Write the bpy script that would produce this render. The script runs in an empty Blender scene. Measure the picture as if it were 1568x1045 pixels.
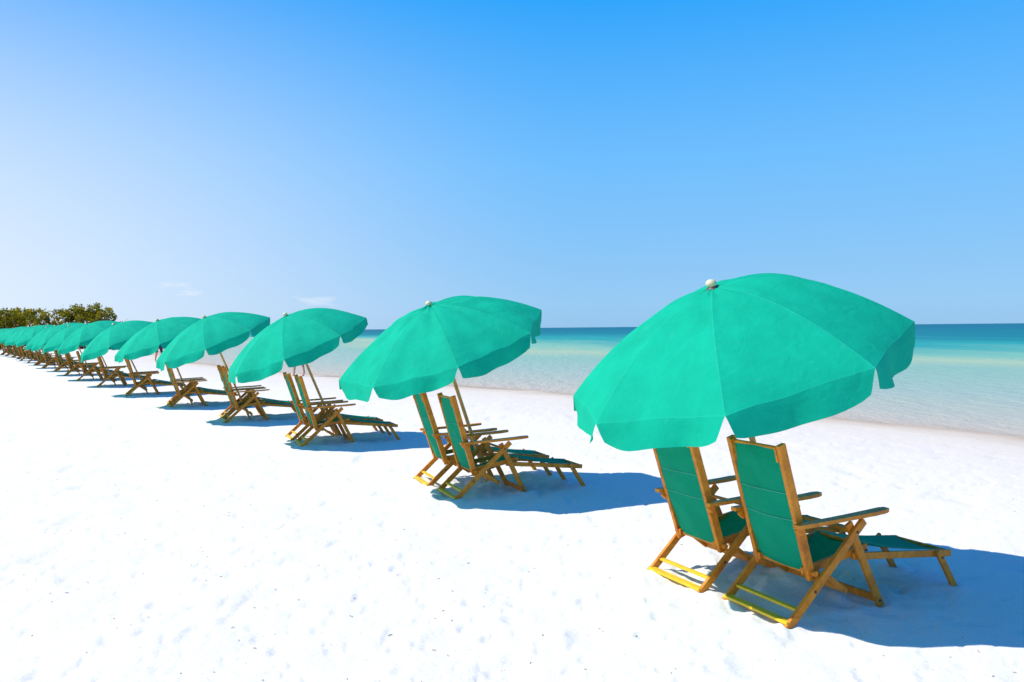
import bpy, bmesh, math, random
import numpy as np
from mathutils import Vector, Matrix, Euler
random.seed(7); rng=np.random.default_rng(7)
S=bpy.context.scene
col=S.collection
# ------------------------------------------------------------------ helpers
def new_mat(name):
    m=bpy.data.materials.new(name); m.use_nodes=True
    nt=m.node_tree
    for n in list(nt.nodes): nt.nodes.remove(n)
    out=nt.nodes.new('ShaderNodeOutputMaterial')
    return m,nt,out
def N(nt,t,**kw):
    n=nt.nodes.new(t)
    for k,v in kw.items(): setattr(n,k,v)
    return n
def setin(n,**kw):
    for k,v in kw.items():
        n.inputs[k.replace('_',' ')].default_value=v
def ramp(nt,stops,interp='LINEAR'):
    r=N(nt,'ShaderNodeValToRGB'); e=r.color_ramp; e.interpolation=interp
    while len(e.elements)<len(stops): e.elements.new(.5)
    for el,(p,c) in zip(e.elements,stops):
        el.position=p; el.color=(*c,1) if len(c)==3 else c
    return r
def mesh_obj(name,verts,faces,mat=None,smooth=False,parent=None):
    me=bpy.data.meshes.new(name); me.from_pydata([tuple(v) for v in verts],[],faces)
    me.update()
    if smooth: me.polygons.foreach_set('use_smooth',[True]*len(me.polygons))
    o=bpy.data.objects.new(name,me); col.objects.link(o)
    if mat: me.materials.append(mat)
    if parent: o.parent=parent
    return o
def link_data(name,me,parent):
    o=bpy.data.objects.new(name,me); col.objects.link(o); o.parent=parent; return o
def empty(name,loc=(0,0,0)):
    o=bpy.data.objects.new(name,None); o.empty_display_size=.2; col.objects.link(o); o.location=loc; return o
# vectorised value noise
def _h(ix,iy,s):
    n=(ix.astype(np.int64)*374761393+iy.astype(np.int64)*668265263+s*974711)&0xffffffff
    n=((n^(n>>13))*1274126177)&0xffffffff
    n=(n^(n>>16))&0xffffffff
    return n/4294967295.0
def vnoise(x,y,s=0):
    ix=np.floor(x);iy=np.floor(y);fx=x-ix;fy=y-iy
    fx=fx*fx*fx*(fx*(fx*6-15)+10);fy=fy*fy*fy*(fy*(fy*6-15)+10)
    a=_h(ix,iy,s);b=_h(ix+1,iy,s);c=_h(ix,iy+1,s);d=_h(ix+1,iy+1,s)
    return (a*(1-fx)+b*fx)*(1-fy)+(c*(1-fx)+d*fx)*fy
def fbm(x,y,s=0,o=3):
    t=0;a=1;w=0
    for i in range(o):
        t=t+a*vnoise(x*2**i+i*17.3,y*2**i-i*9.1,s+i);w+=a;a*=.5
    return t/w
# ------------------------------------------------------------------ shoreline
SH=np.array([(200,-270),(45,-42),(20,-5.5),(8.06,12.5),(5.97,15.65),(1.51,21.4),(-1.28,24.3),(-8.4,32.6),(-14.5,40),(-21,50),(-31,70),(-38,90),(-44,120),(-70,160),(-400,420),(-3000,2500)],float)
def shore(x,y):
    best=np.full(x.shape,1e9);sg=np.ones(x.shape)
    for p,q in zip(SH[:-1],SH[1:]):
        d=q-p;L=(d**2).sum()
        t=np.clip(((x-p[0])*d[0]+(y-p[1])*d[1])/L,0,1)
        dx=x-(p[0]+t*d[0]);dy=y-(p[1]+t*d[1])
        dd=np.hypot(dx,dy)
        s=np.sign(d[0]*(y-p[1])-d[1]*(x-p[0]))
        m=dd<best-1e-9
        best=np.where(m,dd,best);sg=np.where(m,s,sg)
    wob=(fbm(x*.35,y*.35,91,2)-.5)*.7+(vnoise(x*1.3,y*1.3,95)-.5)*.15
    return best*sg+wob
WL=-0.12
def height(x,y,d=None):
    if d is None: d=shore(x,y)
    base=np.where(d>5,0,np.where(d>0,WL*np.clip(1-d/5,0,1)**1.4,WL+d*.035))
    base=np.maximum(base,-4)
    r=np.hypot(x,y)
    amp=np.clip(1-(r-18)/45,0.0,1)*np.clip((d+.2)/4,0,1)
    n=(fbm(x*1.1,y*1.1,3,2)-.5)*.022
    n+=(fbm(x*3.7,y*3.7,11,3)-.5)*.014
    p1=vnoise(x*2.6+5,y*2.6,31);n-=np.clip(p1-.80,0,1)*.10
    p2=vnoise(x*7.3,y*7.3+3,37);n-=np.clip(p2-.83,0,1)*.10
    p3=vnoise(x*17,y*17+3,41);n-=np.clip(p3-.84,0,1)*.08
    return base+n*amp
# ------------------------------------------------------------------ polar sheet
def polar(radii,angs,cx=0,cy=0):
    A,R=np.meshgrid(angs,radii)
    return cx+R*np.sin(A),cy+R*np.cos(A)
def sheet(name,X,Y,Z,mat,attrs,mask=None,closed=True):
    nr,na=X.shape
    co=np.stack([X.ravel(),Y.ravel(),Z.ravel()],1)
    i=np.arange(nr-1)[:,None];j=np.arange(na if closed else na-1)[None,:]
    j2=(j+1)%na
    a=i*na+j;b=i*na+j2;c=(i+1)*na+j2;d=(i+1)*na+j
    F=np.stack([a,d,c,b],-1).reshape(-1,4)
    if mask is not None:
        mk=mask.ravel(); F=F[mk[F].any(1)]
        used=np.unique(F); remap=-np.ones(len(co),int); remap[used]=np.arange(len(used))
        F=remap[F]; co=co[used]; attrs={k:v.ravel()[used] for k,v in attrs.items()}
    me=bpy.data.meshes.new(name)
    me.vertices.add(len(co)); me.vertices.foreach_set('co',co.ravel())
    me.loops.add(F.size); me.loops.foreach_set('vertex_index',F.ravel().astype(np.int32))
    me.polygons.add(len(F)); me.polygons.foreach_set('loop_start',np.arange(0,F.size,4,dtype=np.int32))
    me.polygons.foreach_set('use_smooth',np.ones(len(F),bool))
    me.update(calc_edges=True); me.validate()
    for k,v in attrs.items():
        at=me.attributes.new(k,'FLOAT','POINT'); at.data.foreach_set('value',v.ravel().astype(np.float32))
    me.materials.append(mat)
    o=bpy.data.objects.new(name,me); col.objects.link(o); return o
# ------------------------------------------------------------------ materials
def sand_mat():
    m,nt,out=new_mat('white_sand')
    b=N(nt,'ShaderNodeBsdfPrincipled'); setin(b,Roughness=.95); b.inputs['Specular IOR Level'].default_value=.1
    at=N(nt,'ShaderNodeAttribute',attribute_name='sd')
    geo=N(nt,'ShaderNodeNewGeometry')
    n1=N(nt,'ShaderNodeTexNoise'); setin(n1,Scale=.35,Detail=4.0)
    n2=N(nt,'ShaderNodeTexNoise'); setin(n2,Scale=60.0,Detail=3.0)
    for n in(n1,n2): nt.links.new(geo.outputs['Position'],n.inputs['Vector'])
    ad=N(nt,'ShaderNodeMath',operation='MULTIPLY_ADD'); ad.inputs[1].default_value=2.0
    nt.links.new(n1.outputs[0],ad.inputs[0]); nt.links.new(at.outputs['Fac'],ad.inputs[2])
    mr=N(nt,'ShaderNodeMapRange'); setin(mr,From_Min=0.6,From_Max=9.0); nt.links.new(ad.outputs[0],mr.inputs['Value'])
    rp=ramp(nt,[(0,(.42,.33,.24)),(.07,(.50,.40,.30)),(.12,(.66,.56,.44)),(.22,(.76,.68,.57)),(.6,(.81,.755,.68)),(1,(.86,.82,.77))])
    nt.links.new(mr.outputs[0],rp.inputs[0])
    mx=N(nt,'ShaderNodeMixRGB',blend_type='MULTIPLY'); mx.inputs[0].default_value=1
    r2=ramp(nt,[(.3,(.93,.92,.90)),(.6,(1,1,1))]); nt.links.new(n2.outputs[0],r2.inputs[0])
    nt.links.new(rp.outputs[0],mx.inputs[1]); nt.links.new(r2.outputs[0],mx.inputs[2])
    nt.links.new(mx.outputs[0],b.inputs['Base Color'])
    n3=N(nt,'ShaderNodeTexNoise'); setin(n3,Scale=14.0,Detail=8.0,Roughness=.68); nt.links.new(geo.outputs['Position'],n3.inputs['Vector'])
    bp=N(nt,'ShaderNodeBump'); setin(bp,Strength=.36,Distance=.035); nt.links.new(n3.outputs[0],bp.inputs['Height'])
    nt.links.new(bp.outputs[0],b.inputs['Normal'])
    nt.links.new(b.outputs[0],out.inputs[0]); return m
def water_mat():
    m,nt,out=new_mat('sea_water')
    at=N(nt,'ShaderNodeAttribute',attribute_name='sd')
    geo=N(nt,'ShaderNodeNewGeometry')
    mp=N(nt,'ShaderNodeMapping'); mp.inputs['Rotation'].default_value=(0,0,math.radians(38)); mp.inputs['Scale'].default_value=(.10,.02,.1)
    nt.links.new(geo.outputs['Position'],mp.inputs[0])
    n1=N(nt,'ShaderNodeTexNoise'); setin(n1,Scale=1.0,Detail=5.0,Roughness=.6); nt.links.new(mp.outputs[0],n1.inputs['Vector'])
    neg=N(nt,'ShaderNodeMath',operation='MULTIPLY'); neg.inputs[1].default_value=-1; nt.links.new(at.outputs['Fac'],neg.inputs[0])
    mx0=N(nt,'ShaderNodeMath',operation='MAXIMUM'); mx0.inputs[1].default_value=0; nt.links.new(neg.outputs[0],mx0.inputs[0])
    nn=N(nt,'ShaderNodeMath',operation='MULTIPLY_ADD'); nn.inputs[1].default_value=1.0; nn.inputs[2].default_value=.5; nt.links.new(n1.outputs[0],nn.inputs[0])
    ml=N(nt,'ShaderNodeMath',operation='MULTIPLY'); nt.links.new(mx0.outputs[0],ml.inputs[0]); nt.links.new(nn.outputs[0],ml.inputs[1])
    a1=N(nt,'ShaderNodeMath',operation='ADD'); a1.inputs[1].default_value=1; nt.links.new(ml.outputs[0],a1.inputs[0])
    lg=N(nt,'ShaderNodeMath',operation='LOGARITHM'); lg.inputs[1].default_value=1000; nt.links.new(a1.outputs[0],lg.inputs[0])
    def P(d): return math.log(1+d,1000)
    rp=ramp(nt,[(0,(.56,.46,.34)),(P(.6),(.58,.51,.40)),(P(4),(.46,.50,.40)),(P(9),(.36,.49,.40)),(P(17),(.28,.48,.37)),(P(25),(.42,.54,.34)),(P(34),(.22,.49,.35)),(P(54),(.02,.34,.31)),(P(110),(.0,.19,.23)),(P(500),(.0,.14,.21))])
    nt.links.new(lg.outputs[0],rp.inputs[0])
    df=N(nt,'ShaderNodeBsdfDiffuse'); nt.links.new(rp.outputs[0],df.inputs[0])
    gl=N(nt,'ShaderNodeBsdfGlossy'); setin(gl,Roughness=.18)
    n2=N(nt,'ShaderNodeTexNoise'); setin(n2,Scale=2.2,Detail=7.0,Roughness=.65)
    mp2=N(nt,'ShaderNodeMapping'); mp2.inputs['Rotation'].default_value=(0,0,math.radians(38)); mp2.inputs['Scale'].default_value=(1,.35,1)
    nt.links.new(geo.outputs['Position'],mp2.inputs[0]); nt.links.new(mp2.outputs[0],n2.inputs['Vector'])
    bp=N(nt,'ShaderNodeBump'); setin(bp,Strength=.75,Distance=.16); nt.links.new(n2.outputs[0],bp.inputs['Height'])
    nt.links.new(bp.outputs[0],gl.inputs['Normal']); nt.links.new(bp.outputs[0],df.inputs['Normal'])
    fr=N(nt,'ShaderNodeFresnel'); setin(fr,IOR=1.33); nt.links.new(bp.outputs[0],fr.inputs['Normal'])
    mm=N(nt,'ShaderNodeMath',operation='MULTIPLY'); mm.inputs[1].default_value=.32; nt.links.new(fr.outputs[0],mm.inputs[0])
    mi=N(nt,'ShaderNodeMath',operation='MINIMUM'); mi.inputs[1].default_value=.16; nt.links.new(mm.outputs[0],mi.inputs[0])
    ms=N(nt,'ShaderNodeMixShader'); nt.links.new(mi.outputs[0],ms.inputs[0]); nt.links.new(df.outputs[0],ms.inputs[1]); nt.links.new(gl.outputs[0],ms.inputs[2])
    nt.links.new(ms.outputs[0],out.inputs[0]); return m
def wood_mat(name,c1,c2,rough=.5):
    m,nt,out=new_mat(name)
    b=N(nt,'ShaderNodeBsdfPrincipled'); setin(b,Roughness=rough); b.inputs['Specular IOR Level'].default_value=.3
    tc=N(nt,'ShaderNodeTexCoord'); n=N(nt,'ShaderNodeTexNoise'); setin(n,Scale=9.0,Detail=6.0,Roughness=.65,Distortion=.8)
    oi=N(nt,'ShaderNodeObjectInfo')
    ad=N(nt,'ShaderNodeVectorMath',operation='ADD'); nt.links.new(tc.outputs['Object'],ad.inputs[0]); nt.links.new(oi.outputs['Location'],ad.inputs[1])
    nt.links.new(ad.outputs[0],n.inputs['Vector'])
    r=ramp(nt,[(.3,c1),(.7,c2)]); nt.links.new(n.outputs[0],r.inputs[0])
    nt.links.new(r.outputs[0],b.inputs['Base Color'])
    bp=N(nt,'ShaderNodeBump'); setin(bp,Strength=.2,Distance=.005); nt.links.new(n.outputs[0],bp.inputs['Height']); nt.links.new(bp.outputs[0],b.inputs['Normal'])
    nt.links.new(b.outputs[0],out.inputs[0]); return m
def fabric_mat(name,c,trans,seam=True):
    m,nt,out=new_mat(name)
    tc=N(nt,'ShaderNodeTexCoord'); uv=N(nt,'ShaderNodeUVMap',uv_map='UVMap')
    n=N(nt,'ShaderNodeTexNoise'); setin(n,Scale=3.5,Detail=6.0,Roughness=.6)
    nt.links.new(tc.outputs['Object'],n.inputs['Vector'])
    r=ramp(nt,[(.25,tuple(x*.84 for x in c)),(.75,tuple(min(1,x*1.08) for x in c))]); nt.links.new(n.outputs[0],r.inputs[0])
    colr=r.outputs[0]
    if seam:
        sx=N(nt,'ShaderNodeSeparateXYZ'); nt.links.new(uv.outputs[0],sx.inputs[0])
        for k,wd,st in(('X',.004,.25),('Y',.004,.18)):
            lt=N(nt,'ShaderNodeMath',operation='LESS_THAN'); lt.inputs[1].default_value=wd; nt.links.new(sx.outputs[k],lt.inputs[0])
            ml=N(nt,'ShaderNodeMath',operation='MULTIPLY'); ml.inputs[1].default_value=st; nt.links.new(lt.outputs[0],ml.inputs[0])
            mx=N(nt,'ShaderNodeMixRGB'); mx.inputs[2].default_value=(.04,.66,.44,1); nt.links.new(ml.outputs[0],mx.inputs[0]); nt.links.new(colr,mx.inputs[1]); colr=mx.outputs[0]
        n5=N(nt,'ShaderNodeTexNoise'); setin(n5,Scale=14.0,Detail=7.0,Roughness=.7,Distortion=1.2); nt.links.new(tc.outputs['Object'],n5.inputs['Vector'])
        r5=ramp(nt,[(.60,(0,0,0)),(.78,(.30,.30,.30))]); nt.links.new(n5.outputs[0],r5.inputs[0])
        mx=N(nt,'ShaderNodeMixRGB'); mx.inputs[2].default_value=(.12,.58,.42,1); nt.links.new(r5.outputs[0],mx.inputs[0]); nt.links.new(colr,mx.inputs[1]); colr=mx.outputs[0]
    n2=N(nt,'ShaderNodeTexNoise'); setin(n2,Scale=9.0,Detail=5.0,Distortion=.6); nt.links.new(tc.outputs['Object'],n2.inputs['Vector'])
    n3=N(nt,'ShaderNodeTexNoise'); setin(n3,Scale=420.0,Detail=2.0); nt.links.new(tc.outputs['Object'],n3.inputs['Vector'])
    ad=N(nt,'ShaderNodeMath',operation='MULTIPLY_ADD'); ad.inputs[1].default_value=.06; nt.links.new(n3.outputs[0],ad.inputs[0]); nt.links.new(n2.outputs[0],ad.inputs[2])
    bp=N(nt,'ShaderNodeBump'); setin(bp,Strength=.5,Distance=.018); nt.links.new(ad.outputs[0],bp.inputs['Height'])
    b=N(nt,'ShaderNodeBsdfPrincipled'); setin(b,Roughness=.85); b.inputs['Specular IOR Level'].default_value=.12
    nt.links.new(colr,b.inputs['Base Color']); nt.links.new(bp.outputs[0],b.inputs['Normal'])
    t=N(nt,'ShaderNodeBsdfTranslucent'); 
    mx=N(nt,'ShaderNodeMixRGB',blend_type='MULTIPLY'); mx.inputs[0].default_value=1; mx.inputs[2].default_value=(.6,.9,.8,1); nt.links.new(colr,mx.inputs[1]); nt.links.new(mx.outputs[0],t.inputs[0])
    ms=N(nt,'ShaderNodeMixShader'); ms.inputs[0].default_value=trans; nt.links.new(b.outputs[0],ms.inputs[1]); nt.links.new(t.outputs[0],ms.inputs[2])
    nt.links.new(ms.outputs[0],out.inputs[0]); return m
def plain(name,c,rough=.5,metal=0):
    m,nt,out=new_mat(name); b=N(nt,'ShaderNodeBsdfPrincipled'); setin(b,Roughness=rough,Metallic=metal)
    n=N(nt,'ShaderNodeTexNoise'); setin(n,Scale=20.0,Detail=4.0)
    r=ramp(nt,[(.3,tuple(x*.85 for x in c)),(.7,c)]); nt.links.new(n.outputs[0],r.inputs[0]); nt.links.new(r.outputs[0],b.inputs['Base Color'])
    nt.links.new(b.outputs[0],out.inputs[0]); return m
M_sand=sand_mat(); M_water=water_mat()
M_wood=wood_mat('varnished_wood',(.44,.125,.008),(.86,.32,.022))
M_yel=wood_mat('yellow_wood',(.74,.45,.02),(.88,.60,.03))
M_pole=wood_mat('pole_wood',(.62,.28,.07),(.78,.42,.13))
M_can=fabric_mat('green_canvas',(.003,.48,.29),.18)
M_sling=fabric_mat('green_sling',(.003,.34,.185),.15,seam=False)
M_pipe=plain('pale_piping',(.10,.50,.34),.8)
M_cream=plain('cream_finial',(.80,.72,.42),.4)
M_metal=plain('rib_metal',(.55,.55,.52),.35,.8)
M_dark=plain('dark_metal',(.08,.07,.06),.5,.3)

# ------------------------------------------------------------------ beach chair
W=.53
def beam(bm,p,q,wd,th,nrm=None,bev=.004):
    """wd = size in the u-w plane, th = size along v"""
    p=Vector(p);q=Vector(q); d=(q-p); L=d.length; d.normalize()
    v=Vector((0,1,0)) if nrm is None else Vector(nrm)
    s=d.cross(v).normalized(); v=s.cross(d).normalized()
    r=bmesh.ops.create_cube(bm,size=1)
    M=Matrix.Translation((p+q)/2)@Matrix((( *[d.x*L,s.x*wd,v.x*th],0),( *[d.y*L,s.y*wd,v.y*th],0),( *[d.z*L,s.z*wd,v.z*th],0),(0,0,0,1)))
    bmesh.ops.transform(bm,matrix=M,verts=r['verts'])
    es=list({e for vv in r['verts'] for e in vv.link_edges})
    bmesh.ops.bevel(bm,geom=es,offset=bev,segments=2,affect='EDGES',profile=.5)
def rod(bm,p,q,r,seg=12,r2=None):
    p=Vector(p);q=Vector(q);d=q-p
    M=Matrix.Translation((p+q)/2)@d.to_track_quat('Z','Y').to_matrix().to_4x4()
    bmesh.ops.create_cone(bm,cap_ends=True,segments=seg,radius1=r,radius2=r if r2 is None else r2,depth=d.length,matrix=M)
def bm_mesh(bm,name,mat,smooth=False):
    bmesh.ops.recalc_face_normals(bm,faces=bm.faces)
    me=bpy.data.meshes.new(name); bm.to_mesh(me); bm.free(); me.materials.append(mat)
    if smooth: me.polygons.foreach_set('use_smooth',[True]*len(me.polygons))
    return me
def make_chair(var):
    # u forward (x), v left (y), w up (z)
    rr=random.Random(var)
    j=lambda a: (rr.random()-.5)*2*a
    top=(-.015+j(.02),.995+j(.012)); bot=(.215,.25)
    bm=bmesh.new()
    for s in(0,1):
        V=lambda v: v if s==0 else W-v
        beam(bm,(-.01,V(.012),-.01),(.585,V(.012),.525),.048,.024)     # long leg
        beam(bm,(.755,V(.037),-.01),(.49,V(.037),.515),.048,.022)     # front leg
        beam(bm,(top[0],V(.064),top[1]),(bot[0]+.01,V(.064),bot[1]-.03),.052,.030)  # back post
        beam(bm,(.185,V(.093),.262),(.70,V(.093),.338),.045,.022)     # seat rail
        beam(bm,(.56,V(.069),.305),(1.42,V(.069),.212),.042,.021)    # footrest rail
        beam(bm,(1.27,V(.045),.25),(1.435,V(.045),-.01),.042,.022)     # footrest leg
        pts=[(.06,.545,.045),(.20,.548,.055),(.45,.555,.060),(.66,.562,.070),(.74,.567,.066),(.775,.569,.04)]
        vs=[];
        for (u,w,hw) in pts:
            for sv in(-1,1):
                for tz in(-.011,.011):
                    vs.append(bm.verts.new((u,V(.012)+sv*hw/2,w+tz)))
        for k in range(len(pts)-1):
            a=vs[4*k:4*k+4];b=vs[4*k+4:4*k+8]
            for (i0,i1) in((0,1),(1,3),(3,2),(2,0)):
                bm.faces.new((a[i0],a[i1],b[i1],b[i0]))
        bm.faces.new((vs[0],vs[2],vs[3],vs[1])); e=vs[-4:]; bm.faces.new((e[0],e[1],e[3],e[2]))
        beam(bm,(.095,V(.035),.50),(.125,V(.035),.535),.05,.02)
        beam(bm,(.30,V(.037),.245),(.47,V(.037),.12),.03,.02)
        beam(bm,(top[0]+.015,V(.085),top[1]-.10),(top[0]-.008,V(.085),top[1]-.01),.040,.012)
    beam(bm,(.735,.03,.035),(.735,W-.03,.035),.045,.02,(1,0,0))        # front stretcher
    beam(bm,(.47,.05,.13),(.47,W-.05,.13),.035,.02,(1,0,0))
    beam(bm,(1.39,.08,.222),(1.39,W-.08,.222),.022,.03,(0,0,1))
    beam(bm,(.505,.04,.47),(.505,W-.04,.47),.02,.02,(1,0,0))
    rod(bm,(top[0]+.008,.05,top[1]-.025),(top[0]+.008,W-.05,top[1]-.025),.011)
    rod(bm,(bot[0]+.005,.02,bot[1]+.01),(bot[0]+.005,W-.02,bot[1]+.01),.016)
    rod(bm,(.66,.10,.352),(.66,W-.10,.352),.011)
    frame=bm_mesh(bm,'wood_frame',M_wood)
    bm=bmesh.new()
    beam(bm,(.006,.005,.024),(.006,W-.005,.024),.05,.018,(0,0,1))
    beam(bm,(.085,.024,.078),(.085,W-.024,.078),.035,.016,(0,0,1))
    rails=bm_mesh(bm,'rear_rails',M_yel)
    bm=bmesh.new()
    for s in(0,1):
        o=-1 if s==0 else 1
        V=lambda v: v if s==0 else W-v
        for (u,w,v) in((.52,.465,0),(.19,.17,0),(.735,.03,.026),(.125,.53,.024),(.66,.33,.058),(1.30,.205,.034)):
            rod(bm,(u,V(v)-o*.004,w),(u,V(v)+o*.006,w),.008,8)
    bolts=bm_mesh(bm,'bolts',M_dark)
    # sling
    path=[]
    n=14
    for i in range(n+1):
        t=i/n
        u=top[0]+(bot[0]-top[0])*t; w=top[1]-.02+(bot[1]+.03-top[1]+.0)*t
        sag=math.sin(math.pi*t)*.020
        path.append((u-sag*.95+.0,w-sag*.25))
    path.append((bot[0]+.012,bot[1]+.005))
    for i in range(1,9):
        t=i/8; path.append((bot[0]+(.66-bot[0])*t,bot[1]+.01+(.365-bot[1]-.01)*t-math.sin(math.pi*t)*.05))
    for i in range(1,11):
        t=i/10; path.append((.66+.75*t,.365-(.365-.236)*t-math.sin(math.pi*t)*.018))
    vs=[];fs=[];m=10
    for k,(u,w) in enumerate(path):
        i0=.077 if k<=n+1 else (.104 if k<n+10 else .081)
        if k<3: i0=.092
        for q in range(m+1):
            s=q/m; v=i0+(W-2*i0)*s
            b=math.sin(math.pi*s)*.020*(0 if k in(0,n+1) else 1)
            wr=(.006*math.sin(s*7+k*1.1+var)*(1 if 0<k<len(path)-1 else 0)+.005*math.sin(k*2.1+s*2+var*2)*(1 if 0<k<n else 0))*(.25+.75*math.sin(math.pi*s))
            if k<=n: vs.append((u-b+wr,v,w))
            else: vs.append((u,v,w-b+wr))
    for k in range(len(path)-1):
        for q in range(m):
            a=k*(m+1)+q; fs.append((a,a+1,a+m+2,a+m+1))
    me=bpy.data.meshes.new('fabric_sling'); me.from_pydata(vs,[],fs); me.uv_layers.new(name='UVMap'); me.materials.append(M_sling)
    me.polygons.foreach_set('use_smooth',[True]*len(fs)); me.update()
    bm=bmesh.new()
    for k in(5,8):
        for q in range(m):
            a=Vector(vs[k*(m+1)+q]);b=Vector(vs[k*(m+1)+q+1]); off=Vector((-.003,0,0))
            rod(bm,a+off,b+off,.0022,6)
            off=Vector((.003,0,0)); rod(bm,a+off,b+off,.0022,6)
    pipe=bm_mesh(bm,'sling_piping',M_pipe)
    return [('wood_frame',frame),('rear_rails',rails),('bolts',bolts),('fabric_sling',me),('sling_piping',pipe)]
CH=[make_chair(i) for i in range(4)]
chair_spots=[]
def put_chair(x,y,yaw_deg,var,name='beach_chair'):
    e=empty(name,(x,y,0)); e.rotation_euler=(0,0,math.radians(yaw_deg))
    for nm,me in CH[var%4]: 
        link_data(nm,me,e)
    chair_spots.append((x,y,math.radians(yaw_deg)))
    return e

# ------------------------------------------------------------------ umbrella
def make_umbrella(base,tx,ty,L,R,D,ph,seed,cax=None,lift=None,bulge=None):
    rs=random.Random(seed)
    lift=lift or [0]*8; bulge=bulge or [0]*8
    pax=Vector((tx,ty,1)).normalized(); B=Vector((base[0],base[1],0)); A=B+pax*L
    ax=pax if cax is None else Vector((cax[0],cax[1],1)).normalized()
    e1=ax.cross(Vector((0,1,0))).normalized(); e2=ax.cross(e1)
    root=empty('beach_umbrella',B)
    def P(r,a,z): return A+e1*(r*math.cos(a))+e2*(r*math.sin(a))+ax*z
    prof=lambda t:-D*(.13*t+.87*t**2.0)
    def rib(k,t,off=0):
        k8=k%8
        z=prof(t)+lift[k8]*t**1.3+bulge[k8]*math.sin(math.pi*t)+off
        return P(R*t,ph+k*math.pi/4,z)
    nt_=18;ns=16
    verts=[];faces=[];uvs=[]
    slack=(.003 if seed==0 else .008+.012*rs.random())
    fold=(1.2 if seed==0 else (3.4 if seed==1 else 1.6))
    loc=lambda v:v-B
    cen=A+ax*prof(1)
    for k in range(8):
        o=len(verts); sl=slack*(.7+.6*rs.random()); phs=rs.random()*6; f2=rs.uniform(4,9)
        for i in range(nt_+1):
            t=i/nt_
            p0=rib(k,t);p1=rib(k+1,t)
            for j in range(ns+1):
                s=j/ns
                p=p0.lerp(p1,s)
                bell=math.sin(math.pi*s)
                p=p+ax*(.004*bell*t)-ax*(sl*bell*t*(1.1-.3*t))
                p=p+ax*fold*(.0035*bell*math.sin(t*f2+phs+s*5)+.0035*bell*t*math.sin(s*13+phs+t*3)+.0025*bell*math.sin(t*17+phs-s*6))
                if i==nt_: p=p+(cen-p)*(.018*bell)
                verts.append(loc(p)); wd=R*t*.765
                uvs.append((min(s,1-s)*wd,(1-t)*R+.0))
        for i in range(nt_):
            for j in range(ns):
                a=o+i*(ns+1)+j
                faces.append((a,a+1,a+ns+2,a+ns+1))
        # valance flap
        o2=o+nt_*(ns+1); nv=6; ln=.16*(.93+.14*rs.random()); fl=rs.uniform(-.4,.7)
        top=[verts[o2+j]+B for j in range(ns+1)]
        mid=(top[0]+top[-1])/2
        outd=(mid-cen).normalized()
        hang=(Vector((0,0,-1))*1.0-ax*.35+outd*(.12+.12*fl)).normalized()
        tang=(top[-1]-top[0]).normalized()
        prev=[o2+j for j in range(ns+1)]
        for i in range(1,nv+1):
            q=i/nv; cur=[]
            for j in range(ns+1):
                s=j/ns
                inset=(.5-s)*(.10*q**.8)*R*.765*1.1
                l=ln*q*(1-.26*abs(2*s-1)**5*q)
                wv=.018*q*math.sin(s*math.pi*(2+int(phs)%3)+phs)+.007*q*math.sin(s*17+phs)
                p=top[j]+hang*l+tang*inset+outd*(wv+.003)
                cur.append(len(verts)); verts.append(loc(p)); uvs.append((min(s,1-s)*.8+.01,(1-q)*ln+.0045))
            for j in range(ns): faces.append((prev[j],prev[j+1],cur[j+1],cur[j]))
            prev=cur
    me=bpy.data.meshes.new('canopy'); me.from_pydata([tuple(v) for v in verts],[],faces)
    ul=me.uv_layers.new(name='UVMap')
    idx=np.empty(len(me.loops),np.int32); me.loops.foreach_get('vertex_index',idx)
    ul.data.foreach_set('uv',np.array(uvs,np.float32)[idx].ravel())
    me.polygons.foreach_set('use_smooth',[True]*len(faces)); me.materials.append(M_can); me.update()
    # keep the hem line crisp where the valance folds down
    sharp=set()
    for k in range(8):
        o=k*((nt_+1)*(ns+1)+6*(ns+1))+nt_*(ns+1)
        for j in range(ns): sharp.add((o+j,o+j+1))
    at=me.attributes.new('sharp_edge','BOOLEAN','EDGE')
    at.data.foreach_set('value',[tuple(sorted(e.vertices)) in sharp for e in me.edges])
    link_data('canopy',me,root)
    bm=bmesh.new(); rod(bm,-pax*.35,pax*(L-.02),.019,16); me=bm_mesh(bm,'pole',M_pole,False); link_data('pole',me,root)
    bm=bmesh.new()
    hub=loc(A-pax*(.62)); 
    for k in range(8):
        pr=None
        for i in range(0,9):
            t=i/8*.985; p=loc(rib(k,t,-.014))
            if pr is not None: rod(bm,pr,p,.0045,6)
            pr=p
        rod(bm,hub,loc(rib(k,.5,-.016)),.004,6)
    rod(bm,hub-pax*.04,hub+pax*.03,.032,12)
    me=bm_mesh(bm,'ribs',M_metal); link_data('ribs',me,root)
    bm=bmesh.new()
    rod(bm,loc(A)-ax*.006,loc(A)+ax*.008,.048,20,.03)
    me=bm_mesh(bm,'finial_cap',M_dark if seed==0 else M_can); me.uv_layers.new(name='UVMap'); link_data('finial_cap',me,root)
    bm=bmesh.new()
    bmesh.ops.create_uvsphere(bm,u_segments=20,v_segments=12,radius=.034,matrix=Matrix.Translation(loc(A)+ax*.028)@Matrix.Diagonal((1,1,.8,1)))
    rod(bm,loc(A)+ax*.0,loc(A)+ax*.02,.022,14)
    me=bm_mesh(bm,'finial',M_cream,True); link_data('finial',me,root)
    return root

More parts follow.
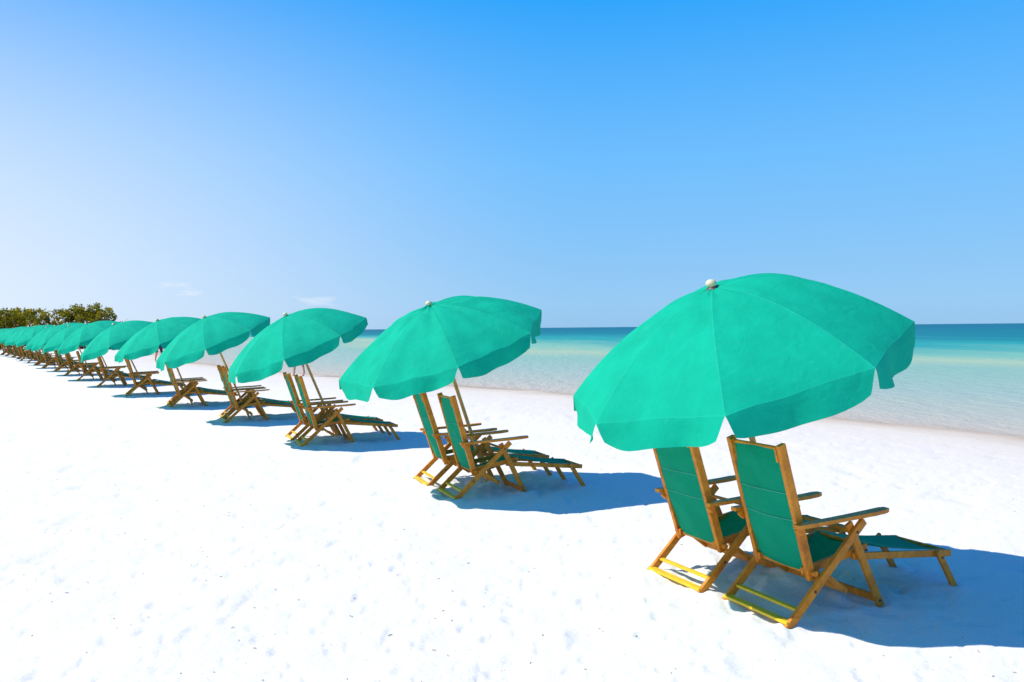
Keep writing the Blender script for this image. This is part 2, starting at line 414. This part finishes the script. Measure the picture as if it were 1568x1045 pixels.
sets=[((1.508,4.34),25.7),((-.558,7.65),23.5),((-2.996,11.28),23.6),((-5.17,14.3),24),((-7.42,17.2),24),((-9.92,20.45),23),((-12.5,23.96),25)]
x,y=sets[-1][0]
for i in range(11):
    x-=2.38+random.uniform(-.12,.12); y+=3.25+random.uniform(-.12,.12); sets.append(((x,y),24+random.uniform(-3,3)))
UM={0:(1.806,5.211,-.297,-.145,1.997,1.06,.482,5.936),1:(-.271,8.471,-.293,-.241,2.019,1.089,.416,.155),2:(-2.65,12.086,-.354,-.215,2.019,1.082,.443,.022)}
for i,((x,y),yaw) in enumerate(sets):
    put_chair(x,y,yaw,i*2)
    a=math.radians(yaw); fw=(math.cos(a),math.sin(a)); lt=(-math.sin(a),math.cos(a))
    lat,fd,dy=(.667,-.065,1.5) if i==0 else (.735,random.uniform(-.05,.05),random.uniform(-2,2))
    put_chair(x+lt[0]*lat+fw[0]*fd,y+lt[1]*lat+fw[1]*fd,yaw+dy,i*2+1)
    if i==0:
        q=UM[0]; make_umbrella(q[:2],*q[2:8],0,lift=[0,0,0,0,0,.095,.09,.02],bulge=[0,0,0,0,.05,.03,.02,.01])
    elif i in UM:
        q=UM[i]; make_umbrella(q[:2],*q[2:8],i,lift=[0,0,0,0,.01,.07,.05,0],bulge=[0,0,0,0,.03,.02,.01,0])
    else:
        bx=x+fw[0]*.48+lt[0]*.62; by=y+fw[1]*.5+lt[1]*.62
        lf=random.uniform(.0,.08)
        make_umbrella((bx,by),-.34+random.uniform(-.04,.04),-.22+random.uniform(-.04,.04),2.03+random.uniform(-.04,.04),1.08,.42,.08+random.uniform(-.2,.2),i,lift=[0,0,0,0,.01,lf,lf,0],bulge=[0,0,0,0,.02,.02,.01,0])

# ------------------------------------------------------------------ ground and water
fa=np.linspace(-math.radians(50),math.radians(50),620)
ba=np.linspace(math.radians(50),math.radians(310),70)[1:-1]
angs=np.concatenate([fa,ba])
rad=np.concatenate([[.3,.8,1.4,2.0],2.4*1.0085**np.arange(0,400),2.4*1.0085**400*1.06**np.arange(1,85)])
X,Y=polar(rad,angs)
d=shore(X,Y)
Z=height(X,Y,d)
for (cx,cy,yw) in chair_spots[:10]:
    c,s=math.cos(yw),math.sin(yw)
    u=(X-cx)*c+(Y-cy)*s; v=-(X-cx)*s+(Y-cy)*c
    m=np.exp(-(((u-.6)/.75)**4+((v-.26)/.42)**4))
    Z+=m*(fbm(X*7,Y*7,71,3)-.5)*.07
    for fu,fv in((0,.0),(0,W),(.75,.03),(.75,W-.03),(1.43,.04),(1.43,W-.04)):
        dd=np.hypot(u-fu,v-fv); Z+=.016*np.exp(-((dd-.05)/.05)**2)-.008*np.exp(-(dd/.03)**2)
for q in UM.values():
    dd=np.hypot(X-q[0],Y-q[1]); Z+=.05*np.exp(-(dd/.16)**2)
sheet('sand_beach_ground',X,Y,Z,M_sand,{'sd':d})
wa=np.concatenate([np.linspace(-math.radians(50),math.radians(50),260),np.linspace(math.radians(50),math.radians(310),90)[1:-1]])
wr=np.concatenate([2.4*1.02**np.arange(0,330),2.4*1.02**330*1.3**np.arange(1,8)])
wr=wr[wr<12000]
X2,Y2=polar(wr,wa); d2=shore(X2,Y2)
sheet('sea_water',X2,Y2,np.full(X2.shape,WL),M_water,{'sd':d2},mask=d2<1.5)

# ------------------------------------------------------------------ shell and seaweed debris
vs=[];fs=[]
def hz(x,y): return float(height(np.array([x]),np.array([y]))[0])
px=[];py=[]
for i in range(1300):
    r=2.5*math.exp(random.random()**.8*2.6); a=math.radians(random.uniform(-42,42)); px.append(r*math.sin(a));py.append(r*math.cos(a))
px=np.array(px);py=np.array(py);pd=shore(px,py);pz=height(px,py,pd)
for x,y,z,dd in zip(px,py,pz,pd):
    if dd<1: continue
    s=random.uniform(.002,.007); a=random.uniform(0,6.28); n=len(vs)
    L=s*random.uniform(.8,2.4)
    for (p,q,h_) in((-L,-s*.4,0),(L,-s*.3,.0),(L*.7,s*.5,.002),(-L*.8,s*.4,.003),(0,0,s*.7)):
        vs.append((x+p*math.cos(a)-q*math.sin(a),y+p*math.sin(a)+q*math.cos(a),z+.002+h_))
    fs+=[(n,n+1,n+4),(n+1,n+2,n+4),(n+2,n+3,n+4),(n+3,n,n+4)]
mesh_obj('shell_debris',vs,fs,plain('shell_bits',(.48,.38,.28),.8))

# ------------------------------------------------------------------ distant trees
def leaf_mat():
    m,nt,out=new_mat('foliage')
    at=N(nt,'ShaderNodeAttribute',attribute_name='tone')
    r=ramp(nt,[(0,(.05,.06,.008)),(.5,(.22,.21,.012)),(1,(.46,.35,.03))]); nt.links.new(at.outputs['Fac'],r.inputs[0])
    d1=N(nt,'ShaderNodeBsdfDiffuse');t=N(nt,'ShaderNodeBsdfTranslucent'); nt.links.new(r.outputs[0],d1.inputs[0]);nt.links.new(r.outputs[0],t.inputs[0])
    ms=N(nt,'ShaderNodeMixShader'); ms.inputs[0].default_value=.4; nt.links.new(d1.outputs[0],ms.inputs[1]);nt.links.new(t.outputs[0],ms.inputs[2]); nt.links.new(ms.outputs[0],out.inputs[0]); return m
root=empty('tree_line',(-48,76,0))
lv=[];tone=[]
bmT=bmesh.new()
trees=[]
xx=-36.3
prof_h=[(-36,1.9),(-38,2.4),(-40,3.3),(-41.5,4.2),(-43,4.7),(-44.5,4.4),(-46,4.2),(-48,4.1),(-50,4.2),(-60,5.0),(-95,6)]
while xx>-80:
    hh=float(np.interp(-xx,[-a for a,b in prof_h],[b for a,b in prof_h]))
    trees.append((xx+random.uniform(-.3,.3),76+random.uniform(-1.5,5),hh*random.uniform(.92,1.03))); xx-=random.uniform(.5,.8) if xx>-54 else random.uniform(2,3)
rt=random.Random(3)
for (tx,ty,th) in trees:
    base=Vector((tx+48,ty-76,-.1))
    tips=[]
    bare = -40.5<tx
    for b in range(5 if not bare else 8):
        p=base.copy(); r=.07
        dirv=Vector((rt.uniform(-.6,.6),rt.uniform(-.6,.6),1)).normalized()
        for s in range(4):
            q=p+dirv*th*(.24 if not bare else .28); rod(bmT,p,q,r,5,r*.65); r*=.65; p=q; dirv=(dirv+Vector((rt.uniform(-.5,.5),rt.uniform(-.5,.5),rt.uniform(-.1,.3)))).normalized(); tips.append(p.copy())
    for c in range(44 if not bare else 24):
        t=rt.choice(tips); cz=rt.uniform(.08,.93 if not bare else .8)*th
        cpt=Vector((t.x*.8+base.x*.2+rt.gauss(0,.5),t.y+rt.gauss(0,.4),cz)); cr=rt.uniform(.22,.55); tn=rt.uniform(.05,.95)
        for l in range(34):
            o=Vector((rt.gauss(0,1),rt.gauss(0,1),rt.gauss(0,.8))); o=o.normalized()*cr*rt.random()**.4; ctr=cpt+o
            if ctr.z>th*1.03: continue
            u=Vector((rt.gauss(0,1),rt.gauss(0,1),rt.gauss(0,1))).normalized(); w=u.cross(Vector((rt.gauss(0,1),rt.gauss(0,1),rt.gauss(0,1)))).normalized(); sz=rt.uniform(.08,.14)
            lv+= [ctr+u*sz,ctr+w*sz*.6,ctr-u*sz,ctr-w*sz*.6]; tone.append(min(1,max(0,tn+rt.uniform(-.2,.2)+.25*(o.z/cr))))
nl=len(tone)
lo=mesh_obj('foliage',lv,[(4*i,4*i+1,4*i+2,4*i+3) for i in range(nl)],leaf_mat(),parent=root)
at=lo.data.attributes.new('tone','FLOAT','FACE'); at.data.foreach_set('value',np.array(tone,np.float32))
link_data('branches',bm_mesh(bmT,'branches',plain('bark',(.20,.15,.10),.9)),root)

# ------------------------------------------------------------------ people walking by the water
M_skin=plain('skin',(.55,.30,.20),.6); M_short=plain('dark_shorts',(.03,.035,.06),.8); M_shirt=plain('pale_shirt',(.55,.40,.38),.8); M_hair=plain('hair',(.06,.035,.02),.7)
def person(x,y,yaw,topcol):
    z=hz(x,y); root=empty('walking_person',(x,y,z)); root.rotation_euler=(0,0,yaw)
    V=[];E=[];Rr=[]
    def add(p,r,par=None):
        V.append(p);Rr.append(r)
        if par is not None:E.append((par,len(V)-1))
        return len(V)-1
    pel=add((0,0,.92),.13); wa_=add((0,0,1.08),.12,pel); ch=add((.01,0,1.28),.145,wa_); nk0=add((.01,0,1.42),.09,ch); nk=add((.02,0,1.50),.05,nk0)
    h1=add((.03,0,1.57),.075,nk); h2=add((.035,0,1.66),.085,h1); add((.03,0,1.74),.05,h2)
    for sg in(-1,1):
        hp=add((0,sg*.10,.86),.095,pel); kn=add((sg*.12,sg*.10,.49),.06,hp); an=add((sg*.20-(.1 if sg<0 else 0),sg*.10,.09+(.05 if sg<0 else 0)),.035,kn); add((sg*.20+.02,sg*.11,.03),.035,an); add((sg*.20+.15,sg*.12,.02),.025,len(V)-1)
        sh=add((.01,sg*.19,1.40),.055,nk0); el=add((-sg*.07,sg*.24,1.12),.04,sh); wr_=add((-sg*.10+.08,sg*.24,.90),.028,el); hd=add((-sg*.10+.11,sg*.24,.82),.03,wr_)
    me=bpy.data.meshes.new('body'); me.from_pydata(V,E,[]); o=bpy.data.objects.new('body',me); col.objects.link(o); o.parent=root
    sk=o.modifiers.new('s','SKIN'); 
    for i,r in enumerate(Rr): me.skin_vertices[0].data[i].radius=(r,r)
    me.skin_vertices[0].data[0].use_root=True
    o.modifiers.new('sub','SUBSURF').render_levels=2
    o.modifiers['sub'].levels=2
    bpy.context.view_layer.update()
    dg=bpy.context.evaluated_depsgraph_get(); m2=bpy.data.meshes.new_from_object(o.evaluated_get(dg))
    o.modifiers.clear(); o.data=m2
    for mt in(M_skin,M_short,topcol,M_hair): m2.materials.append(mt)
    for p in m2.polygons:
        c=p.center; p.use_smooth=True
        i=0
        if .55<c.z<=.98 and abs(c.y)<.21: i=1
        elif .98<c.z<1.45 and abs(c.y)<.22: i=2
        elif c.z>1.67 or (c.z>1.55 and c.x<.0): i=3
        p.material_index=i
person(-8.05,30,2.2,M_shirt); person(-19.5,44,-.8,M_short)

# ------------------------------------------------------------------ light
EL=math.radians(50); AZ=math.radians(-2)
dirv=Vector((math.cos(EL)*math.cos(AZ),-math.cos(EL)*math.sin(AZ),-math.sin(EL)))
ld=bpy.data.lights.new('sun','SUN'); ld.energy=4.85; ld.angle=math.radians(.6); ld.color=(1,.95,.86)
lo=bpy.data.objects.new('sun',ld); col.objects.link(lo); lo.rotation_euler=dirv.to_track_quat('-Z','Y').to_euler()
w=bpy.data.worlds.new('World'); S.world=w; w.use_nodes=True; nt=w.node_tree
for n in list(nt.nodes): nt.nodes.remove(n)
out=N(nt,'ShaderNodeOutputWorld')
sky=N(nt,'ShaderNodeTexSky',sky_type='NISHITA'); sky.sun_disc=False; sky.sun_elevation=EL; sky.sun_rotation=math.atan2(-dirv.x,-dirv.y); sky.ozone_density=6; sky.dust_density=.2
b1=N(nt,'ShaderNodeBackground'); b1.inputs[1].default_value=.012; nt.links.new(sky.outputs[0],b1.inputs[0])
tc=N(nt,'ShaderNodeTexCoord'); sp=N(nt,'ShaderNodeSeparateXYZ'); nt.links.new(tc.outputs['Generated'],sp.inputs[0])
rp=ramp(nt,[(0,(.27,.54,.86)),(.03,(.28,.57,.90)),(.2,(.155,.52,1.0)),(.38,(.016,.38,1.0)),(.55,(.004,.22,.80)),(1,(.0,.08,.42))]); nt.links.new(sp.outputs['Z'],rp.inputs[0])
ng=N(nt,'ShaderNodeMapRange',interpolation_type='SMOOTHSTEP'); setin(ng,From_Min=.12,From_Max=-.85); nt.links.new(sp.outputs['X'],ng.inputs['Value'])
zf=N(nt,'ShaderNodeMapRange',interpolation_type='SMOOTHSTEP'); setin(zf,From_Min=.50,From_Max=.04); nt.links.new(sp.outputs['Z'],zf.inputs['Value'])
ml=N(nt,'ShaderNodeMath',operation='MULTIPLY'); nt.links.new(ng.outputs[0],ml.inputs[0]); nt.links.new(zf.outputs[0],ml.inputs[1])
# faint scattered cloud wisps low over the horizon
mpc=N(nt,'ShaderNodeMapping'); mpc.inputs['Scale'].default_value=(14,14,60); nt.links.new(tc.outputs['Generated'],mpc.inputs[0])
nc=N(nt,'ShaderNodeTexNoise'); setin(nc,Scale=1.0,Detail=5.0,Roughness=.55); nt.links.new(mpc.outputs[0],nc.inputs['Vector'])
rc=ramp(nt,[(.60,(0,0,0)),(.74,(.6,.6,.6))]); nt.links.new(nc.outputs[0],rc.inputs[0])
c1=N(nt,'ShaderNodeMapRange',interpolation_type='SMOOTHSTEP'); setin(c1,From_Min=.02,From_Max=.035); nt.links.new(sp.outputs['Z'],c1.inputs['Value'])
c2=N(nt,'ShaderNodeMapRange',interpolation_type='SMOOTHSTEP'); setin(c2,From_Min=.065,From_Max=.045); nt.links.new(sp.outputs['Z'],c2.inputs['Value'])
c3=N(nt,'ShaderNodeMapRange',interpolation_type='SMOOTHSTEP'); setin(c3,From_Min=-.1,From_Max=-.3); nt.links.new(sp.outputs['X'],c3.inputs['Value'])
prev=rc.outputs[0]
for c in(c1,c2,c3):
    k=N(nt,'ShaderNodeMath',operation='MULTIPLY'); nt.links.new(prev,k.inputs[0]); nt.links.new(c.outputs[0],k.inputs[1]); prev=k.outputs[0]
mx=N(nt,'ShaderNodeMixRGB'); mx.inputs[2].default_value=(.86,.92,1.05,1); nt.links.new(ml.outputs[0],mx.inputs[0]); nt.links.new(rp.outputs[0],mx.inputs[1])
mxc=N(nt,'ShaderNodeMixRGB'); mxc.inputs[2].default_value=(.95,.97,1.02,1); nt.links.new(prev,mxc.inputs[0]); nt.links.new(mx.outputs[0],mxc.inputs[1])
b2=N(nt,'ShaderNodeBackground'); b2.inputs[1].default_value=.93; nt.links.new(mxc.outputs[0],b2.inputs[0])
ad=N(nt,'ShaderNodeAddShader'); nt.links.new(b1.outputs[0],ad.inputs[0]); nt.links.new(b2.outputs[0],ad.inputs[1]); nt.links.new(ad.outputs[0],out.inputs[0])
S.view_settings.view_transform='Standard'; S.view_settings.look='None'; S.view_settings.exposure=0
# ------------------------------------------------------------------ camera
cd=bpy.data.cameras.new('camera'); cd.sensor_width=36; cd.lens=1220/1568*36; cd.clip_end=30000; cd.clip_start=.05
co=bpy.data.objects.new('camera',cd); col.objects.link(co); S.camera=co
co.matrix_world=Matrix.Translation((0,0,1.66))@Matrix.Rotation(math.pi/2-math.atan(20/1220),4,'X')@Matrix.Rotation(-.00955,4,'Z')
